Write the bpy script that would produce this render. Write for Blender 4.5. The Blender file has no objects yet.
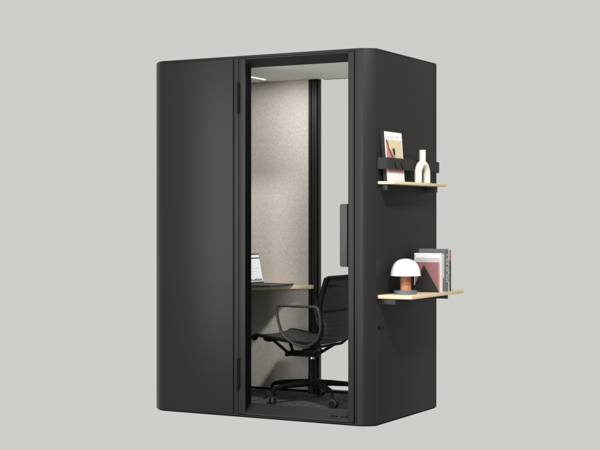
import bpy, bmesh, math, random
from mathutils import Vector, Matrix
random.seed(7)
S = bpy.context.scene
C = S.collection
# ---------------------------------------------------------------- camera
cam = bpy.data.objects.new('camera', bpy.data.cameras.new('camera')); C.objects.link(cam)
cam.location = (5.0798, -7.3406, 1.229)
YAW, PIT = -0.4977, -0.0033
fwd = Vector((math.sin(YAW)*math.cos(PIT), math.cos(YAW)*math.cos(PIT), math.sin(PIT)))
cam.rotation_euler = fwd.to_track_quat('-Z', 'Y').to_euler()
cam.data.sensor_width = 36; cam.data.sensor_fit = 'HORIZONTAL'
cam.data.lens = 36*1376.6/600
cam.data.clip_start = 0.1; cam.data.clip_end = 200
S.camera = cam
# ---------------------------------------------------------------- studio light
w = bpy.data.worlds.new('World'); S.world = w; w.use_nodes = True
bg = w.node_tree.nodes['Background']
bg.inputs[0].default_value = (0.616, 0.618, 0.588, 1); bg.inputs[1].default_value = 1.0
W_ = 1.5776
def aim(o, d): o.rotation_euler = Vector(d).to_track_quat('-Z', 'Y').to_euler()
def area(name, loc, target, sx, sy, e, col=(1, 1, 1)):
    l = bpy.data.lights.new(name, 'AREA'); l.shape = 'RECTANGLE'; l.size = sx; l.size_y = sy; l.energy = e; l.color = col
    o = bpy.data.objects.new(name, l); C.objects.link(o); o.location = loc
    aim(o, Vector(target)-Vector(loc)); return o
key = area('key_lamp', (W_+2.2, -2.4, 4.15), (W_-.5, .3, .9), .42, .42, 300, (1, .975, .945)); key.data.shape = 'DISK'
area('softbox', (-.95, -4.8, 1.7), (.9, 0, 1.2), 2.5, 5.2, 200)
area('added_fill', (2.6, -6.2, 1.3), (.7, .5, .9), 1.6, 1.6, 140)  # unseen fill, added to brighten the lower felt, desk edge and chair
S.view_settings.view_transform = 'Standard'; S.view_settings.look = 'None'
S.view_settings.exposure = 0; S.view_settings.gamma = 1

# ---------------------------------------------------------------- materials
def srgb(h):
    v = [int(h[i:i+2], 16)/255 for i in (0, 2, 4)]
    return tuple(((c+.055)/1.055)**2.4 if c > .04045 else c/12.92 for c in v)+(1,)
def mat(name, col, rough=.5, metal=0, spec=.5, noise=0, nscale=40, bump=0, bscale=200, emit=None, es=0, coat=0, stretch=None):
    m = bpy.data.materials.new(name); m.use_nodes = True
    nt = m.node_tree; b = nt.nodes['Principled BSDF']
    b.inputs['Base Color'].default_value = col; b.inputs['Roughness'].default_value = rough
    b.inputs['Metallic'].default_value = metal; b.inputs['Specular IOR Level'].default_value = spec
    b.inputs['Coat Weight'].default_value = coat
    tc = nt.nodes.new('ShaderNodeTexCoord'); mp = nt.nodes.new('ShaderNodeMapping')
    nt.links.new(tc.outputs['Object'], mp.inputs[0])
    if stretch: mp.inputs['Scale'].default_value = stretch
    if noise:
        n = nt.nodes.new('ShaderNodeTexNoise'); n.inputs['Scale'].default_value = nscale; n.inputs['Detail'].default_value = 6
        nt.links.new(mp.outputs[0], n.inputs['Vector'])
        r = nt.nodes.new('ShaderNodeValToRGB'); r.color_ramp.elements[0].position = .3; r.color_ramp.elements[1].position = .7
        r.color_ramp.elements[0].color = tuple(c*(1-noise) for c in col[:3])+(1,)
        r.color_ramp.elements[1].color = tuple(min(1, c*(1+noise)) for c in col[:3])+(1,)
        nt.links.new(n.outputs[0], r.inputs[0]); nt.links.new(r.outputs[0], b.inputs['Base Color'])
    if bump:
        n2 = nt.nodes.new('ShaderNodeTexNoise'); n2.inputs['Scale'].default_value = bscale; n2.inputs['Detail'].default_value = 3
        nt.links.new(mp.outputs[0], n2.inputs['Vector'])
        bm_ = nt.nodes.new('ShaderNodeBump'); bm_.inputs['Strength'].default_value = bump; bm_.inputs['Distance'].default_value = .002
        nt.links.new(n2.outputs[0], bm_.inputs['Height']); nt.links.new(bm_.outputs[0], b.inputs['Normal'])
    if emit:
        b.inputs['Emission Color'].default_value = emit; b.inputs['Emission Strength'].default_value = es
    return m
def G(v, t=(1, 1, 1)): return (v*t[0], v*t[1], v*t[2], 1)
WARM = (1.03, 1, .96)
M = dict(
  metal=mat('powder_coated_metal', G(.010, WARM), .38, 0, .22, noise=.05, nscale=6, bump=.10, bscale=900),
  metal2=mat('powder_coated_metal_side', G(.014, WARM), .55, 0, .12, noise=.05, nscale=6, bump=.12, bscale=900),
  frame=mat('door_frame_metal', G(.013, (1.05, 1, .97)), .40, 0, .22, noise=.04, nscale=8, bump=.08, bscale=900),
  handle=mat('handle_metal', G(.035, (1, 1.01, 1)), .45, 0, .3),
  black=mat('black_rubber', G(.003), .9, 0, .02),
  seam=mat('black_seam', G(.004), .9, 0, .0),
  hinge=mat('hinge_metal', G(.003), .6, 0, .08),
  felt=mat('beige_felt', srgb('b4aea8'), .95, 0, .1, noise=.13, nscale=105, bump=.5, bscale=160),
  dfelt=mat('grey_lining', G(.42, (1.02, 1, .97)), .95, 0, .1, noise=.1, nscale=30),
  ceil=mat('ceiling_board', srgb('d8d8d2'), .8, 0, .2, noise=.03, nscale=12),
  carpet=mat('carpet', G(.065), .95, 0, .1, noise=.6, nscale=60, bump=1, bscale=400),
  lamp_on=mat('light_diffuser', G(.8), .5, emit=(1, .97, .9, 1), es=1.6),
  strap=mat('dark_felt_strap', G(.022, (1.05, 1, .97)), .8, 0, .2, noise=.12, nscale=80, bump=.5, bscale=500),
  blackm=mat('chair_black_metal', G(.0035), .55, 0, .06),
  armm=mat('chair_arm_metal', G(.02), .4, .2, .3),
  chrome=mat('polished_steel', G(.7), .15, 1),
  mesh=mat('chair_mesh_fabric', G(.032, (.95, 1.02, 1.05)), .55, 0, .15, noise=.15, nscale=150, bump=.8, bscale=900),
  caster=mat('caster_plastic', G(.006), .5, 0, .12),
  casterl=mat('caster_tread', G(.016), .5, 0, .3),
  laptop=mat('laptop_graphite', G(.03), .35, .5, .5),
  key=mat('laptop_keys', G(.01), .6),
  screen=mat('laptop_screen', G(.35), .3, emit=(.9, .93, 1, 1), es=.45),
  sdark=mat('screen_dark_marks', G(.02), .4),
  sgrey=mat('screen_grey_marks', G(.4), .4, emit=(.8, .8, .85, 1), es=.22),
  white=mat('white_paper', G(.62), .6, bump=.05),
  offw=mat('light_grey_paper', srgb('adadab'), .6),
  greyb=mat('grey_cloth_cover', srgb('6c6f6d'), .7, noise=.08, nscale=150),
  greyd=mat('dark_grey_cover', srgb('585c5b'), .65, noise=.08, nscale=150),
  pink=mat('dusty_pink_cover', srgb('8a5c60'), .55, noise=.05, nscale=60),
  pinkl=mat('pale_pink_cover', srgb('ab8986'), .6),
  beige=mat('beige_print', srgb('c0b190'), .55, noise=.04, nscale=50),
  coral=mat('coral_print', srgb('b46f62'), .55, noise=.1, nscale=60),
  brown=mat('brown_print', srgb('5f4735'), .6, noise=.5, nscale=160),
  ink=mat('black_ink', G(.012), .6),
  gink=mat('grey_ink', srgb('b9b9bb'), .6),
  gink2=mat('mid_grey_ink', srgb('8a8070'), .6, noise=.5, nscale=300),
  bookend=mat('black_steel_bookend', G(.016, WARM), .55, 0, .25, bump=.1, bscale=700),
  ceramic=mat('cream_ceramic', srgb('d0c9bb'), .55, 0, .4, noise=.03, nscale=30, bump=.35, bscale=120),
  opal=mat('opal_white_shade', G(.66), .32, 0, .5),
  terra=mat('terracotta', srgb('8c583b'), .55, 0, .35, noise=.06, nscale=40),
  terral=mat('terracotta_light', srgb('a96d4a'), .5, 0, .35, noise=.05, nscale=40),
  blue=mat('blue_grey_lacquer', srgb('56626a'), .5, 0, .4),
)
def wood():
    m = mat('birch_plywood', srgb('dcc9a0'), .5, 0, .35)
    nt = m.node_tree; b = nt.nodes['Principled BSDF']; mp = [n for n in nt.nodes if n.type == 'MAPPING'][0]
    mp.inputs['Scale'].default_value = (3, .6, 30)
    n = nt.nodes.new('ShaderNodeTexNoise'); n.inputs['Scale'].default_value = 14; n.inputs['Detail'].default_value = 8; n.inputs['Distortion'].default_value = 1.2
    r = nt.nodes.new('ShaderNodeValToRGB'); r.color_ramp.elements[0].position = .25; r.color_ramp.elements[1].position = .75
    r.color_ramp.elements[0].color = srgb('b7a482'); r.color_ramp.elements[1].color = srgb('cbbda2')
    nt.links.new(mp.outputs[0], n.inputs['Vector']); nt.links.new(n.outputs[0], r.inputs[0]); nt.links.new(r.outputs[0], b.inputs['Base Color'])
    return m
M['wood'] = wood()
def glass():
    m = bpy.data.materials.new('clear_glass'); m.use_nodes = True; nt = m.node_tree
    nt.nodes.remove(nt.nodes['Principled BSDF']); out = nt.nodes['Material Output']
    t = nt.nodes.new('ShaderNodeBsdfTransparent'); t.inputs[0].default_value = (.985, .99, .985, 1)
    g = nt.nodes.new('ShaderNodeBsdfGlossy'); g.inputs['Roughness'].default_value = .0
    lw = nt.nodes.new('ShaderNodeLayerWeight'); lw.inputs['Blend'].default_value = .5
    pw = nt.nodes.new('ShaderNodeMath'); pw.operation = 'POWER'; pw.inputs[1].default_value = 5
    nt.links.new(lw.outputs['Facing'], pw.inputs[0])
    f = nt.nodes.new('ShaderNodeMath'); f.operation = 'MULTIPLY_ADD'; f.inputs[1].default_value = .3; f.inputs[2].default_value = .00015
    nt.links.new(pw.outputs[0], f.inputs[0])
    mx = nt.nodes.new('ShaderNodeMixShader')
    nt.links.new(f.outputs[0], mx.inputs[0]); nt.links.new(t.outputs[0], mx.inputs[1]); nt.links.new(g.outputs[0], mx.inputs[2])
    nt.links.new(mx.outputs[0], out.inputs[0]); return m
M['glass'] = glass()

# ---------------------------------------------------------------- mesh helpers
class MB:
    def __init__(s): s.bm = bmesh.new(); s.mats = []; s.cur = 0
    def use(s, m):
        if m not in s.mats: s.mats.append(m)
        s.cur = s.mats.index(m); return s
    def _merge(s, t):
        me = bpy.data.meshes.new('tmp'); 
        for f in t.faces: f.material_index = s.cur
        t.to_mesh(me); t.free(); s.bm.from_mesh(me); bpy.data.meshes.remove(me); return s
    def box(s, x0, x1, y0, y1, z0, z1, bev=.0, seg=2, xf=None):
        t = bmesh.new(); bmesh.ops.create_cube(t, size=1)
        for v in t.verts:
            v.co = Vector(((x0+x1)/2+v.co.x*(x1-x0), (y0+y1)/2+v.co.y*(y1-y0), (z0+z1)/2+v.co.z*(z1-z0)))
        if bev: bmesh.ops.bevel(t, geom=t.edges[:], offset=bev, segments=seg, affect='EDGES', profile=.5)
        if xf: bmesh.ops.transform(t, matrix=xf, verts=t.verts)
        return s._merge(t)
    def prism(s, pts, d, bev=0, seg=2):        # closed loop of 3-D points extruded along vector d
        t = bmesh.new(); a = [t.verts.new(Vector(p)) for p in pts]; b = [t.verts.new(Vector(p)+Vector(d)) for p in pts]
        n = len(pts); t.faces.new(a); t.faces.new(b[::-1])
        for i in range(n): t.faces.new((a[(i+1) % n], a[i], b[i], b[(i+1) % n]))
        bmesh.ops.recalc_face_normals(t, faces=t.faces)
        if bev:
            es = [e for e in t.edges if len(e.link_faces) == 2 and e.calc_face_angle() > .7]
            bmesh.ops.bevel(t, geom=es, offset=bev, segments=seg, affect='EDGES', profile=.5)
        return s._merge(t)
    def tube(s, pts, r, n=12, closed=False, sq=None):
        pts = [Vector(p) for p in pts]; N = len(pts); t = bmesh.new()
        rr = r if isinstance(r, (list, tuple)) else [r]*N; rings = []; up = None
        for i, p in enumerate(pts):
            if closed: d = pts[(i+1) % N]-pts[i-1]
            else: d = pts[min(i+1, N-1)]-pts[max(i-1, 0)]
            d.normalize()
            if up is None: up = Vector((0, 1, 0)) if abs(d.y) < .9 else Vector((0, 0, 1))
            a = d.cross(up); a.normalize(); b = a.cross(d); up = b.copy()
            k = sq or 1
            rings.append([t.verts.new(p+a*math.cos(2*math.pi*j/n)*rr[i]+b*math.sin(2*math.pi*j/n)*rr[i]*k) for j in range(n)])
        M_ = N if closed else N-1
        for i in range(M_):
            A, B = rings[i], rings[(i+1) % N]
            for j in range(n): t.faces.new((A[j], A[(j+1) % n], B[(j+1) % n], B[j]))
        if not closed: t.faces.new(rings[0][::-1]); t.faces.new(rings[-1])
        bmesh.ops.recalc_face_normals(t, faces=t.faces)
        return s._merge(t)
    def lathe(s, prof, c=(0, 0, 0), n=40, axis='Z', xf=None):
        t = bmesh.new(); rings = []
        for r, z in prof:
            rings.append([t.verts.new((c[0]+max(r, 1e-4)*math.cos(2*math.pi*j/n), c[1]+max(r, 1e-4)*math.sin(2*math.pi*j/n), c[2]+z)) for j in range(n)])
        for A, B in zip(rings, rings[1:]):
            for j in range(n): t.faces.new((A[j], A[(j+1) % n], B[(j+1) % n], B[j]))
        t.faces.new(rings[0][::-1]); t.faces.new(rings[-1])
        bmesh.ops.recalc_face_normals(t, faces=t.faces)
        if xf: bmesh.ops.transform(t, matrix=xf, verts=t.verts)
        return s._merge(t)
    def build(s, name, m=None, parent=None, ang=35):
        me = bpy.data.meshes.new(name)
        if not s.mats or m: s.mats = [m] if not s.mats else s.mats
        s.bm.to_mesh(me); s.bm.free()
        for mm in s.mats: me.materials.append(mm)
        me.polygons.foreach_set('use_smooth', [True]*len(me.polygons)); me.set_sharp_from_angle(angle=math.radians(ang))
        o = bpy.data.objects.new(name, me); C.objects.link(o)
        if parent:
            o.parent = parent
            if parent.type == 'EMPTY': o.matrix_parent_inverse = parent_world(parent).inverted()
        return o
def parent_world(p): return Matrix.Translation(p.location)
def thing(name, label, cat, loc, group=None):
    o = bpy.data.objects.new(name, None); C.objects.link(o); o.location = loc; o.empty_display_size = .1
    o['label'] = label; o['category'] = cat
    if group: o['group'] = group
    return o
def crom(P, k=8):
    P = [Vector(p) for p in P]; Q = [P[0]*2-P[1]]+P+[P[-1]*2-P[-2]]; out = []
    for i in range(1, len(Q)-2):
        for j in range(k):
            t = j/k; a, b, c, d = Q[i-1:i+3]
            out.append(.5*((2*b)+(c-a)*t+(2*a-5*b+4*c-d)*t*t+(3*b-a-3*c+d)*t**3))
    out.append(P[-1]); return out
def fillet(P, rad, k=6):                       # round the inner corners of a polyline
    P = [Vector(p) for p in P]; out = [P[0]]
    for i in range(1, len(P)-1):
        a = (P[i-1]-P[i]); b = (P[i+1]-P[i]); r = min(rad, a.length*.48, b.length*.48)
        a = P[i]+a.normalized()*r; b = P[i]+b.normalized()*r
        for j in range(k+1):
            t = j/k; out.append(a*(1-t)**2+P[i]*2*t*(1-t)+b*t*t)
    out.append(P[-1]); return out

# ================================================================ THE BOOTH
W, D, H = 1.5776, 1.03, 2.25
booth = thing('office_booth', 'dark grey metal single-person work booth with a glass door and rounded corners', 'booth', (W/2, D/2, 0))
# corner post footprint (front right), mirrored for the others
fr = [(W-.0985, 0), (W-.082, .0012), (W-.068, .0055), (W-.055, .0125), (W-.043, .0215), (W-.004, .0545), (W-.0012, .0585), (W, .063),
      (W, .0715), (W-.07, .0715), (W-.0985, .05)]
def post(mx, my):
    P = [((W-x) if mx else x, (D-y) if my else y, .014) for x, y in fr]
    b = MB(); b.prism(P, (0, 0, H-.018)); return b.build('corner_post', M['metal'], booth, 22)
for mx in (0, 1):
    for my in (0, 1): post(mx, my)
def side(x0, x1):
    b = MB(); b.box(x0, x1, .0745, D-.0745, .0145, H-.006, .002)
    return b.build('side_panel', M['metal2'], booth)
side(W-.05, W-.0006); side(.0006, .05)
for x0, x1 in ((.052, .078), (W-.078, W-.052)):
    MB().box(x0, x1, .09, .93, .06, 2.188).build('wall_lining', M['dfelt'], booth)
# plinth and roof, set in a little so a shadow line shows
def slab(name, z0, z1, ins, m):
    loop = []
    for sx, sy in ((0, 0), (1, 0), (1, 1), (0, 1)):
        seg = [fr[i] for i in (1, 3, 4, 5, 7)]
        seg = [((W-x), y) for x, y in seg] if not sx else seg
        seg = [(x, D-y) for x, y in seg] if sy else seg
        if (sx + sy) % 2 == 0: seg = seg[::-1]
        loop += seg
    cx, cy = W/2, D/2
    P = [(cx+(x-cx)*(1-ins/cx), cy+(y-cy)*(1-ins/cy), z0) for x, y in loop]
    b = MB(); b.prism(P, (0, 0, z1-z0), .0015); return b.build(name, m, booth)
slab('plinth', .006, .0135, .006, M['black'])
slab('roof', H-.0035, H+.002, .003, M['metal'])
MB().box(.052, W-.052, .07, D-.04, .014, .052).build('floor_slab', M['black'], booth)
MB().box(.055, W-.055, .08, .928, .0525, .06).build('carpet', M['carpet'], booth)
# front: panel, trim strips, fascia strips above and below the door
MB().box(.0995, .6155, 0, .055, .022, H-.014, .0012).build('front_panel', M['metal'], booth)
b = MB().use(M['metal']); b.box(.6215, .6525, .0005, .055, .022, H-.014, .001).build('front_trim', None, booth)
b = MB().use(M['metal']); b.box(1.4615, 1.4775, .0005, .06, .022, H-.014, .001).build('front_trim', None, booth)
MB().box(.1, 1.4785, .0015, .06, H-.0115, H-.0045, .0008).build('fascia', M['frame'], booth)
MB().box(.1, 1.4785, .002, .06, .0142, .0205, .001).build('kick_strip', M['frame'], booth)
MB().box(.1, .652, .0555, .075, .02, H-.02).build('panel_backing', M['black'], booth)
MB().box(1.4585, 1.5, .0625, .09, .02, H-.02).build('door_jamb', M['black'], booth)
# door
DL, DR, OL, OR = .6565, 1.4545, .7035, 1.4175
d = MB().use(M['frame'])
d.box(DL, OL, 0, .075, .0255, 2.2345, .0012); d.box(OR, DR, 0, .075, .0255, 2.2345, .0012)
d.prism([(OL, .002, 2.2345), (OL, .002, 2.229), (OL, .066, 2.182), (OL, .0745, 2.182), (OL, .0745, 2.2345)], (OR-OL, 0, 0))
d.prism([(OL, .002, .0255), (OL, .002, .034), (OL, .066, .089), (OL, .0745, .089), (OL, .0745, .0255)], (OR-OL, 0, 0))
door = d.build('door', None, booth)
g = MB(); g.box(OL, OL+.006, .044, .066, .089, 2.182); g.box(OR-.006, OR, .044, .066, .089, 2.182)
g.box(OL+.0002, OL+.002, .006, .0435, .060, 2.20)  # added black liner, hides the key lamp's highlight on the left reveal
g.build('gasket_and_glare_cover', M['black'], door)
MB().box(OL+.003, OR-.003, .054, .060, .0895, 2.1815).build('glass_pane', M['glass'], door)
for z0, z1, zs in ((1.897, 2.084, 1.959), (.180, .370, .305)):
    h = MB(); h.box(.6515, .6675, -.011, -.0015, z0, zs-.0015, .004); h.box(.6515, .6675, -.011, -.0015, zs+.0015, z1, .004)
    h.tube([(.6555, -.009, z0-.004), (.6555, -.009, z1+.004)], .0045, 12)
    h.build('hinge', M['hinge'], door)
# pull handle plate, rounded on its free side
P = fillet([(1.400, .022, .951), (1.351, .022, .951), (1.351, .022, 1.328), (1.400, .022, 1.328)], .014)
h = MB(); h.prism(P, (0, .016, 0), .0015); hd = h.build('handle', M['handle'], door)
MB().box(1.4005, 1.417, .026, .040, .951, 1.328).build('handle_gap_shadow', M['black'], hd)  # black strip standing in for the gap shadow beside the handle
# dark lettering low on the sill: two short words
t = Vector((0, .064, .055)).normalized(); nn = Vector((0, -t.z, t.y))
L = MB()
def word(x, widths, v0):
    for wd in widths:
        o = Vector((x, .002, .034))+t*v0+nn*.0004
        for (a0, a1, c0, c1) in random.choice([((0, .3, 0, 1), (0, 1, .75, 1), (0, 1, 0, .25)), ((0, .3, 0, 1), (.7, 1, 0, 1), (0, 1, .4, .62)), ((0, .3, 0, 1), (0, 1, .72, 1), (0, .9, .38, .6)), ((.35, .65, 0, 1), (0, 1, .75, 1))]):
            q = [o+Vector((wd*a0, 0, 0))+t*.011*c0, o+Vector((wd*a1, 0, 0))+t*.011*c0, o+Vector((wd*a1, 0, 0))+t*.011*c1, o+Vector((wd*a0, 0, 0))+t*.011*c1]
            L.prism(q, nn*.0008)
        x += wd+.0022
word(1.289, [.0065]*6, .022); word(1.359, [.0065]*6, .022)
L.build('lettering', M['black'], door)
# back wall: felt panel left, mullion, glazing right
bw = MB(); bw.box(.0995, .655, .958, D-.001, .014, H-.006, .001).build('back_panel', M['metal2'], booth)
MB().box(.0785, .655, .93, .957, .072, 2.1885, .002).build('acoustic_panel', M['felt'], booth)
mb = MB().use(M['frame'])
for x0, x1, y0 in ((.6555, .672, .922), (.6725, .679, .945), (.6795, .696, .925), (.6965, .701, .942), (.7015, .719, .920), (.7195, .7255, .945), (.726, .732, .93)):
    mb.box(x0, x1, y0, .965, .0605, 2.1885, .001)
mb.build('mullion', None, booth)
wf = MB().use(M['frame']); wf.box(.7325, 1.499, .93, .968, .0605, .083, .001); wf.box(.7325, 1.499, .958, D-.002, 2.1915, H-.006, .001)
wf.box(1.47, 1.4995, .93, D-.002, .0835, 2.191, .001); wf = wf.build('window_frame', None, booth)
MB().box(.7325, 1.469, .950, .956, .0835, 2.191).build('glass_pane', M['glass'], wf)
MB().box(.079, .655, .918, .9295, .0605, .0735, .001).build('baseboard', M['black'], booth)
# ceiling with light strips
cl = MB(); cl.box(.052, W-.052, .0775, .957, 2.189, 2.2); cl = cl.build('ceiling', M['ceil'], booth)
MB().box(.392, .406, .36, .775, 2.1845, 2.1888, .001).build('ceiling_light', M['lamp_on'], cl)
area('ceiling_lamp', (.76, .42, 2.18), (.76, .42, 0), 1.0, .62, 10.5, (1, .985, .97))
# built-in desk with a curved free edge
out = crom([(.08, .27, 0), (.20, .285, 0), (.33, .37, 0), (.43, .51, 0), (.50, .66, 0), (.57, .79, 0), (.68, .852, 0)], 8)
P = [(p.x, p.y, .766) for p in out]+[(.697, .868, .766), (.70, .885, .766), (.70, .919, .766), (.655, .929, .766), (.0785, .929, .766)]
MB().prism(P, (0, 0, .0245), .002).build('desk', M['wood'], booth)
# little cable port on the side
cp = MB(); X = Matrix.Translation((W, .09, .590)) @ Matrix.Rotation(math.radians(90), 4, 'Y')
cp.lathe([(.011, -.001), (.011, .004), (.008, .006), (.004, .006)], n=20, xf=X)
cp.tube(crom([(W+.004, .09, .588), (W+.012, .10, .580), (W+.012, .125, .588), (W+.010, .14, .603)]), .0022, 8)
cp.build('cable_port', M['blackm'], booth)

# ================================================================ WALL SHELVES
def shelf(label, depth, zt, th, bl):
    bl0 = bl
    s = thing('wall_shelf', label, 'shelf', (W, .48, zt-th), 'plywood shelves on the side of the booth')
    x1 = W+depth; r = .012
    P = [(W+.001, .072, zt-th), (x1-r, .072, zt-th), (x1-r*.3, .072+r*.3, zt-th), (x1, .072+r, zt-th), (x1, .892-r, zt-th), (x1-r*.3, .892-r*.3, zt-th), (x1-r, .892, zt-th), (W+.001, .892, zt-th)]
    MB().prism(P, (0, 0, th), .0012).build('board', M['wood'], s)
    for y in (.115, .835):
        bl = bl if y > .5 else bl*.72
        b = MB(); b.box(W+.003, W+bl, y-.003, y+.003, zt-th-.036, zt-th-.0005, .001)
        b.box(W+.0005, W+.0035, y-.02, y+.02, zt-th-.036, zt-th-.0005, .001)
        b.build('bracket', M['handle'], s)
        bl = bl0
    return s
s1 = shelf('narrow upper plywood shelf with a dark strap rail, under the magazine and cream vase', .107, 1.462, .017, .062)
s2 = shelf('deep lower plywood shelf on the booth side, holding the mushroom lamp and books', .222, .786, .0215, .135)
t_ = .005
def strap(y0, y1, ri):
    c = fillet([(W+.001, y0, 0), (W+.058, y0+.012, 0), (W+.058, y1-.012, 0), (W+.001, y1, 0)], .032, 8); n_ = []
    for i, p in enumerate(c):
        dd = (c[min(i+1, len(c)-1)]-c[max(i-1, 0)]).normalized(); n_.append(p+Vector((-dd.y, dd.x, 0))*t_)
    P = [(p.x, p.y, 1.535) for p in c]+[(max(p.x, W+.001), p.y, 1.535) for p in n_[::-1]]
    return MB().prism(P, (0, 0, .069)).build('strap_rail', M['strap'], s1)
sr = strap(.068, .505, 0); strap(.575, .908, 0)
for y in (.190, .285):     # two slanted slits in the strap
    q = crom([(W+.0585, y, 1.578), (W+.0592, y+.004, 1.562), (W+.0592, y+.016, 1.548), (W+.0585, y+.034, 1.542)], 5)
    MB().tube(q, [.0008]+[.0028]*(len(q)-2)+[.0008], 8).build('strap_slit', M['seam'], sr)

# ================================================================ MAGAZINE
mg = thing('magazine', 'white magazine with a beige and coral cover leaning behind the dark strap', 'magazine', (W+.03, .26, 1.4625))
lean = math.radians(4.2)
O = Vector((W+.044, .115, 1.4628)); U = Vector((0, 1, 0)); V = Vector((-math.sin(lean), 0, math.cos(lean))); N = Vector((math.cos(lean), 0, math.sin(lean)))
def quad(b, u0, u1, v0, v1, h, th=.0005):
    b.prism([O+U*u0+V*v0+N*h, O+U*u1+V*v0+N*h, O+U*u1+V*v1+N*h, O+U*u0+V*v1+N*h], N*th)
def poly(b, pts, h, th=.0005): b.prism([O+U*u+V*v+N*h for u, v in pts], N*th)
b = MB(); quad(b, 0, .246, .0015, .298, -.022, .021); b.build('pages', M['offw'], mg)
b = MB(); quad(b, -.001, .252, 0, .300, -.0009, .0009)
quad(b, -.001, .252, 0, .300, -.0232, .0011); cv = b.build('cover', M['white'], mg)
b = MB().use(M['strap']); quad(b, -.0025, -.0011, 0, .300, -.0232, .0232); b.build('spine', None, mg)
b = MB().use(M['beige']); quad(b, .016, .240, .060, .252, .0001); b.use(M['coral'])
poly(b, [(.016, .060), (.240, .060), (.240, .088), (.150, .088), (.125, .105), (.085, .145), (.055, .175), (.03, .225), (.016, .235)], .0007)
b.use(M['brown']); poly(b, [(.016, .235), (.03, .225), (.055, .175), (.085, .145), (.125, .105), (.150, .085), (.165, .095), (.130, .130), (.095, .165), (.078, .188), (.055, .200), (.042, .238), (.026, .252), (.016, .252)], .0013)
b.use(M['ink']); poly(b, [(.108, .165), (.120, .158), (.134, .163), (.136, .185), (.128, .203), (.112, .200), (.104, .186)], .002)
poly(b, [(.104, .186), (.112, .200), (.109, .206), (.098, .192)], .002)
b.use(M['gink2']); poly(b, [(.100, .120), (.118, .128), (.128, .100), (.142, .098), (.136, .132), (.132, .160), (.116, .158), (.108, .140), (.096, .130)], .002)
b.use(M['ink']); poly(b, [(.128, .100), (.134, .088), (.158, .084), (.15, .094), (.142, .1)], .0026)
poly(b, [(.092, .092), (.110, .090), (.118, .102), (.104, .112)], .0026)
b.build('cover_print', None, cv)
b = MB().use(M['gink']); u = .048
for k in range(7):
    w_ = .012
    for a0, a1, c0, c1 in random.choice([((0, .28, 0, 1), (0, 1, .78, 1), (0, 1, 0, .22)), ((0, .28, 0, 1), (0, .9, .78, 1), (0, .8, .42, .6)), ((0, .28, 0, 1), (.72, 1, 0, 1), (0, 1, .42, .6))]):
        quad(b, u+w_*a0, u+w_*a1, .262+.013*c0, .262+.013*c1, .0001)
    u += .024
b.build('title_lettering', None, cv)

# ================================================================ VASE
vs = MB(); vx, vy, vz, R, r = W+.083, .548, 1.4625, .0650, .0230
arc = [(vx, vy-R, vz), (vx, vy-R, vz+.03)]+[(vx, vy-R*math.cos(a), vz+.052+R*math.sin(a)*1.02) for a in [math.pi*i/24 for i in range(25)]]+[(vx, vy+R, vz+.03), (vx, vy+R, vz)]
vs.tube(arc, r, 28)
vs.lathe([(.0190, .112), (.0205, .13), (.0205, .202), (.0185, .2045), (.0165, .2035), (.0155, .19), (.0155, .15)], (vx, vy, vz), 32)
v = vs.build('vase', M['ceramic'])
v['label'] = 'cream ceramic vase shaped like an upturned U with one neck'; v['category'] = 'vase'

# ================================================================ MUSHROOM LAMP
lx, ly, lz = W+.104, .245, .7865
lamp = thing('table_lamp', 'mushroom-shaped lamp with white dome, terracotta stem and blue-grey foot', 'lamp', (lx, ly, lz))
MB().lathe([(.066, 0), (.0695, .002), (.0695, .019), (.067, .022), (.0, .022)], (lx, ly, lz), 56).build('base_disc', M['blue'], lamp)
MB().lathe([(.0325, .0222), (.0325, .125), (.01, .125)], (lx, ly, lz), 48).build('stem', M['terra'], lamp)
# lighter domed cover wrapped round the lower front of the stem
b = MB(); t = bmesh.new(); nA = 40
cols = []
for i in range(nA+1):
    a = -math.pi*.5+math.pi*i/nA; hh = .052*math.sqrt(max(0, 1-(i/nA*2-1)**2))**.9
    ca = a-math.radians(38); cols.append([t.verts.new((lx+rr*math.cos(ca), ly+rr*math.sin(ca), lz+z)) for rr, z in ((.0327, .0224), (.0345, .0224), (.0345, .0226+hh), (.0327, .0232+hh))])
for A, B in zip(cols, cols[1:]):
    for k in range(4): t.faces.new((A[k], B[k], B[(k+1) % 4], A[(k+1) % 4]))
bmesh.ops.recalc_face_normals(t, faces=t.faces); b._merge(t); b.build('stem_cover', M['terral'], lamp)
a = math.radians(8); X = Matrix.Translation((lx+.0335*math.cos(a), ly+.0335*math.sin(a), lz+.072)) @ Matrix.Rotation(a, 4, 'Z') @ Matrix.Rotation(math.radians(90), 4, 'Y')
MB().lathe([(.0045, 0), (.0045, .004), (.002, .005)], n=16, xf=X).build('switch', M['ink'], lamp)
dome = [(p.x, p.z) for p in crom([(.0925, 0, .110), (.0905, 0, .124), (.0865, 0, .142), (.0795, 0, .163), (.069, 0, .182), (.054, 0, .197), (.036, 0, .2065), (.018, 0, .2115), (.0, 0, .213)], 6)]
MB().lathe([(.034, .1255), (.086, .113), (.088, .1095), (.0925, .110)]+dome[1:], (lx, ly, lz), 64).build('lamp_shade', M['opal'], lamp, 50)

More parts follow.
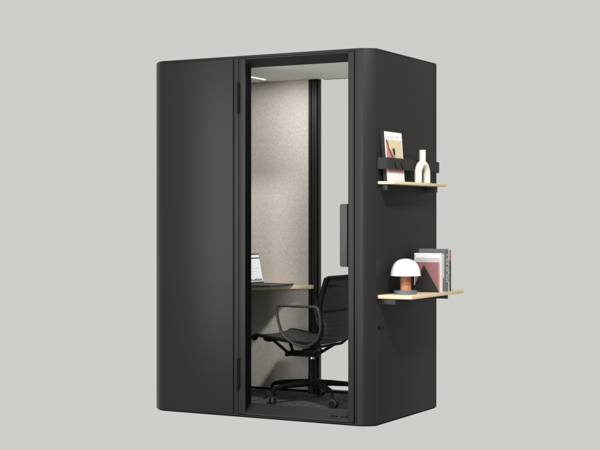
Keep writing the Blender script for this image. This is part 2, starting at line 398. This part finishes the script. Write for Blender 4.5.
# ================================================================ BOOKS AND BOOKEND
bz = .7865
def book(label, x0, x1, y0, y1, h, cover, pages=None, extra=None):
    t = thing('book', label, 'book', ((x0+x1)/2, (y0+y1)/2, bz), 'books standing on the lower shelf')
    pages = pages or M['white']; c = .002 if y1-y0 > .012 else .0008
    b = MB(); b.box(x0, x1, y0, y0+c, bz, bz+h, .0004, 1); b.box(x0, x1, y1-c, y1, bz, bz+h, .0004, 1)
    b.box(x1-c, x1, y0+c, y1-c, bz, bz+h); cv = b.build('cover', cover, t)
    MB().box(x0+.004, x1-c-.0003, y0+c+.0002, y1-c-.0002, bz+.003, bz+h-.004).build('pages', pages, t)
    if extra: extra(cv)
    return t
X0, X1 = 1.620, 1.797
def e1(cv):
    b = MB().use(M['pink']); b.box(X0+.004, X1-.014, .5138, .5144, bz+.001, bz+.184)
    b.use(M['pinkl']); b.box(X1-.0135, X1-.003, .5138, .5144, bz+.001, bz+.184)
    b.use(M['offw']); b.box(X0+.004, X1-.003, .5138, .5144, bz+.1845, bz+.212)
    b.use(M['greyd']); b.box(X0+.003, X0+.007, .5136, .5143, bz+.214, bz+.232)
    b.build('cover_print', None, cv)
def spine_text(m, y0, y1, z0, z1, n, x=X1):
    def f(cv):
        b = MB().use(m); z = z0; st = (z1-z0)/n
        for k in range(n):
            if random.random() < .85: b.box(x+.0002, x+.0007, y0, y1, z, z+st*random.uniform(.45, .75))
            z += st
        b.build('spine_lettering', None, cv)
    return f
def foot(cv):
    b = MB(); b.box(X1-.0008, X1-.0003, .549, .571, bz+.006, bz+.085); b.build('spine_print', M['greyd'], cv)
book('front book with white and dusty pink cover behind the triangle', X0, X1, .5146, .545, .240, M['white'], extra=e1)
book('light grey book second from the front with a dark foot on its spine', X0, X1-.001, .546, .574, .236, M['offw'], extra=foot)
book('pale slim book between the light grey and the tall grey book', X0, X1-.002, .575, .590, .238, M['greyb'])
random.seed(3)
book('tallest grey cloth book with white lettering on its spine', X0-.002, X1, .591, .640, .265, M['greyd'], extra=spine_text(M['white'], .608, .622, bz+.06, bz+.235, 16))
book('thin white book next to the tall grey one', X0, X1-.001, .641, .656, .258, M['white'], extra=spine_text(M['greyd'], .645, .651, bz+.05, bz+.2, 10, X1-.001))
def e6(cv):
    b = MB().use(M['pink']); b.box(X1+.0002, X1+.0007, .659, .681, bz+.19, bz+.252)
    b.build('spine_print', None, cv)
book('rearmost book with black and pink spine', X0, X1, .657, .683, .256, M['ink'], extra=e6)
be = MB(); be.prism([(1.607, .500, bz), (1.790, .500, bz), (1.689, .500, bz+.166)], (0, .008, 0), .0008)
be = be.build('bookend', M['bookend']); be['label'] = 'black triangular bookend in front of the pink book'; be['category'] = 'bookend'

# ================================================================ LAPTOP
lp = thing('laptop', 'open dark laptop with a white page on its screen, on the booth desk', 'laptop', (.48, .64, .791))
bs = MB().use(M['laptop']); bs.box(.372, .605, .485, .808, .7912, .8035, .004); bs = bs.build('base', None, lp)
kb = MB()
for i in range(6):
    for j in range(13): kb.box(.392+i*.020, .409+i*.020, .502+j*.0225, .5215+j*.0225, .8037, .8046)
kb.build('keyboard', M['key'], bs)
th = math.radians(11); XF = Matrix.Translation((.372, 0, .802)) @ Matrix.Rotation(-th, 4, 'Y')
sc = MB(); sc.box(-.008, 0, .485, .808, .0, .206, .003, 2, XF); lid = sc.build('lid', M['laptop'], lp)
ds = MB(); ds.box(.0002, .0008, .492, .801, .012, .196, xf=XF); ds = ds.build('screen', M['screen'], lid)
dt = MB().use(M['sdark']); dt.box(.001, .0014, .492, .801, .170, .178, xf=XF)
for k in range(14): dt.box(.001, .0014, .500+k*.021, .514+k*.021, .016, .026+.008*random.random(), xf=XF)
dt.use(M['sgrey'])
for k in range(5): dt.box(.001, .0014, .52, .62+.02*(k % 3)+.1, .06+k*.02, .064+k*.02, xf=XF)
dt.build('page_content', None, ds)

# ================================================================ CHAIR
CX, CY, CZ = .92, .48, .06
ch = thing('office_chair', 'low black office chair with ribbed mesh sling and looped armrests inside the booth', 'chair', (CX, CY, CZ))
prof = [(.632, .470), (.617, .480), (.622, .493), (.650, .498), (.70, .492), (.78, .480), (.88, .468), (.97, .460), (1.035, .458), (1.083, .474), (1.108, .512), (1.113, .565), (1.102, .625), (1.098, .68), (1.108, .745), (1.126, .80), (1.149, .868)]
curve = crom([(x, 0, z) for x, z in prof], 14)
# arc-length resample
def resample(P, step):
    out = [P[0].copy()]; acc = 0
    for a, b in zip(P, P[1:]):
        L_ = (b-a).length; s_ = step-acc
        while s_ <= L_: out.append(a.lerp(b, s_/L_)); s_ += step
        acc = (acc+L_) % step if L_ else acc
    return out
cv = resample(curve, .004)
YN, YF = .245, .715
for y in (YN, YF):
    r_ = MB(); cc = cv[::2]; r_.tube([(p.x, y, p.z) for p in cc], [.0115+.007*min(1, max(0, (p.z-.50)/.2))*(p.x > 1.05) for p in cc], 14, sq=1.0)
    r_.lathe([(.016, 0), (.016, .022), (.012, .024)], n=20, xf=Matrix.Translation((.631, y-.012, .482)) @ Matrix.Rotation(math.radians(-90), 4, 'X'))
    r_.build('side_rail', M['blackm'], ch)
def sling(a, b, name, rib=.026):
    m = MB(); t = bmesh.new(); top = []; bot = []; s_ = 0
    seg = cv[a:b]
    for i, p in enumerate(seg):
        d_ = (seg[min(i+1, len(seg)-1)]-seg[max(i-1, 0)]).normalized(); n_ = Vector((-d_.z, 0, d_.x))
        off = .003+.0042*abs(math.sin(math.pi*(i*.004)/rib)); sag = .012
        rt, rb = [], []
        for k in range(9):
            u = k/8; y = YN+.006+(YF-YN-.012)*u; sg = -sag*(1-(2*u-1)**2)
            rt.append(t.verts.new(Vector((p.x, y, p.z))+n_*(off+sg))); rb.append(t.verts.new(Vector((p.x, y, p.z))+n_*(-off+sg)))
        top.append(rt); bot.append(rb)
    for i in range(len(seg)-1):
        for k in range(8):
            t.faces.new((top[i][k], top[i+1][k], top[i+1][k+1], top[i][k+1])); t.faces.new((bot[i][k], bot[i][k+1], bot[i+1][k+1], bot[i+1][k]))
        t.faces.new((top[i][0], bot[i][0], bot[i+1][0], top[i+1][0])); t.faces.new((top[i][8], top[i+1][8], bot[i+1][8], bot[i][8]))
    for i in (0, len(seg)-1):
        for k in range(8): t.faces.new((top[i][k], top[i][k+1], bot[i][k+1], bot[i][k]))
    bmesh.ops.recalc_face_normals(t, faces=t.faces); m._merge(t); return m.build(name, M['mesh'], ch)
split = next(i for i, p in enumerate(cv) if p.x > 1.075)
sling(4, split, 'seat'); sling(split, len(cv)-2, 'backrest')
b = MB(); b.tube(fillet([(1.139, YN, .830), (1.150, YN, .864), (1.151, YN+.04, .866), (1.151, YF-.04, .866), (1.150, YF, .864), (1.139, YF, .830)], .02), .018, 14); b.tube([(1.143, YN, .822), (1.143, YF, .822)], .008, 10)
b.build('top_band', M['blackm'], ch)
for x, z in ((.70, .476), (1.04, .446)):
    b = MB(); b.tube(fillet([(x, YN, z), (x, YN+.05, z-.016), (x, YF-.05, z-.016), (x, YF, z)], .03), .009, 10); b.build('spreader', M['blackm'], ch)
b = MB(); b.tube([(1.104, YN, .655), (1.118, (YN+YF)/2, .655), (1.104, YF, .655)], .006, 8); b.build('spreader', M['blackm'], ch)
for y in (.222, .738):
    P = [(1.108, y, .640), (1.098, y, .690), (.80, y, .692), (.812, y, .60), (.845, y, .505), (.93, y, .452), (1.02, y, .440), (1.09, y, .478), (1.118, y, .56)]
    pts = fillet(P+[P[0]], .035, 6)[:-1]
    a = MB(); a.tube(pts, .0085, 12, closed=True, sq=1.25)
    s0 = -1 if y < .5 else 1
    for x, z in ((1.106, .655), (1.03, .442), (.86, .494)): a.tube([(x, y, z), (x, y-s0*.03, z+.006)], .006, 8)
    a.build('armrest', M['armm'], ch)
m = MB(); m.box(.755, .965, CY-.035, CY+.035, .352, .386, .008); m.box(.87, .97, CY-.05, CY+.05, .366, .405, .008)
m.tube([(.765, CY-.03, .368), (.69, CY-.10, .458)], .010, 10); m.tube([(.765, CY+.03, .368), (.69, CY+.10, .458)], .010, 10)
m.tube([(.955, CY-.03, .372), (1.035, CY-.10, .432)], .010, 10); m.tube([(.955, CY+.03, .372), (1.035, CY+.10, .432)], .010, 10)
m.tube([(.765, CY-.06, .365), (.765, CY+.06, .365)], .014, 14); m.tube([(.83, CY-.055, .375), (.83, CY+.055, .375)], .010, 12)
m.build('tilt_mechanism', M['blackm'], ch)
m = MB(); m.tube(crom([(.95, CY-.04, .385), (.985, CY-.10, .392), (1.03, CY-.16, .408), (1.055, CY-.18, .414)]), .005, 8); m.tube([(1.045, CY-.172, .411), (1.075, CY-.195, .419)], .0085, 10)
m.build('lever', M['armm'], ch)
MB().lathe([(.014, .29), (.014, .36)], (CX, CY, 0), 24).build('piston', M['chrome'], ch)
MB().lathe([(.012, .108), (.026, .112), (.0275, .20), (.024, .25), (.018, .33), (.016, .338), (.008, .338)], (CX, CY, 0), 28).build('column', M['blackm'], ch)
for deg in (34, 106, 178, 242, 322):
    a = math.radians(deg); ux, uy = math.cos(a), math.sin(a); R_ = .30
    def at(r0, z): return (CX+ux*r0, CY+uy*r0, z)
    lg = MB(); lg.tube([at(.018, .185), at(.12, .182), at(.22, .175), at(.285, .165), at(R_+.002, .150), at(R_+.004, .118)], [.023, .0195, .016, .0135, .0125, .010], 12, sq=.8)
    lg = lg.build('leg', M['blackm'], ch)
    ca = a+math.radians(random.choice([35, -50, 70, 15]))
    X = Matrix.Translation((CX+ux*(R_+.004), CY+uy*(R_+.004), 0)) @ Matrix.Rotation(ca, 4, 'Z')
    cs = MB().use(M['caster'])
    for sgn in (-1, 1):
        Y = X @ Matrix.Translation((.012, sgn*.015, .0895)) @ Matrix.Rotation(math.radians(90), 4, 'X')
        cs.use(M['casterl']).lathe([(.024, -.0085), (.0285, -.0065), (.0285, .0065), (.024, .0085)], n=28, xf=Y)
        cs.use(M['caster']).lathe([(.008, -.0105), (.019, -.0095), (.0195, .0095), (.008, .0105)], n=24, xf=Y)
    cs.box(-.006, .020, -.0055, .0055, .082, .128, .003, 2, X); cs.lathe([(.009, .105), (.0095, .128), (.006, .135)], n=16, xf=X)
    cs.build('caster', None, lg)
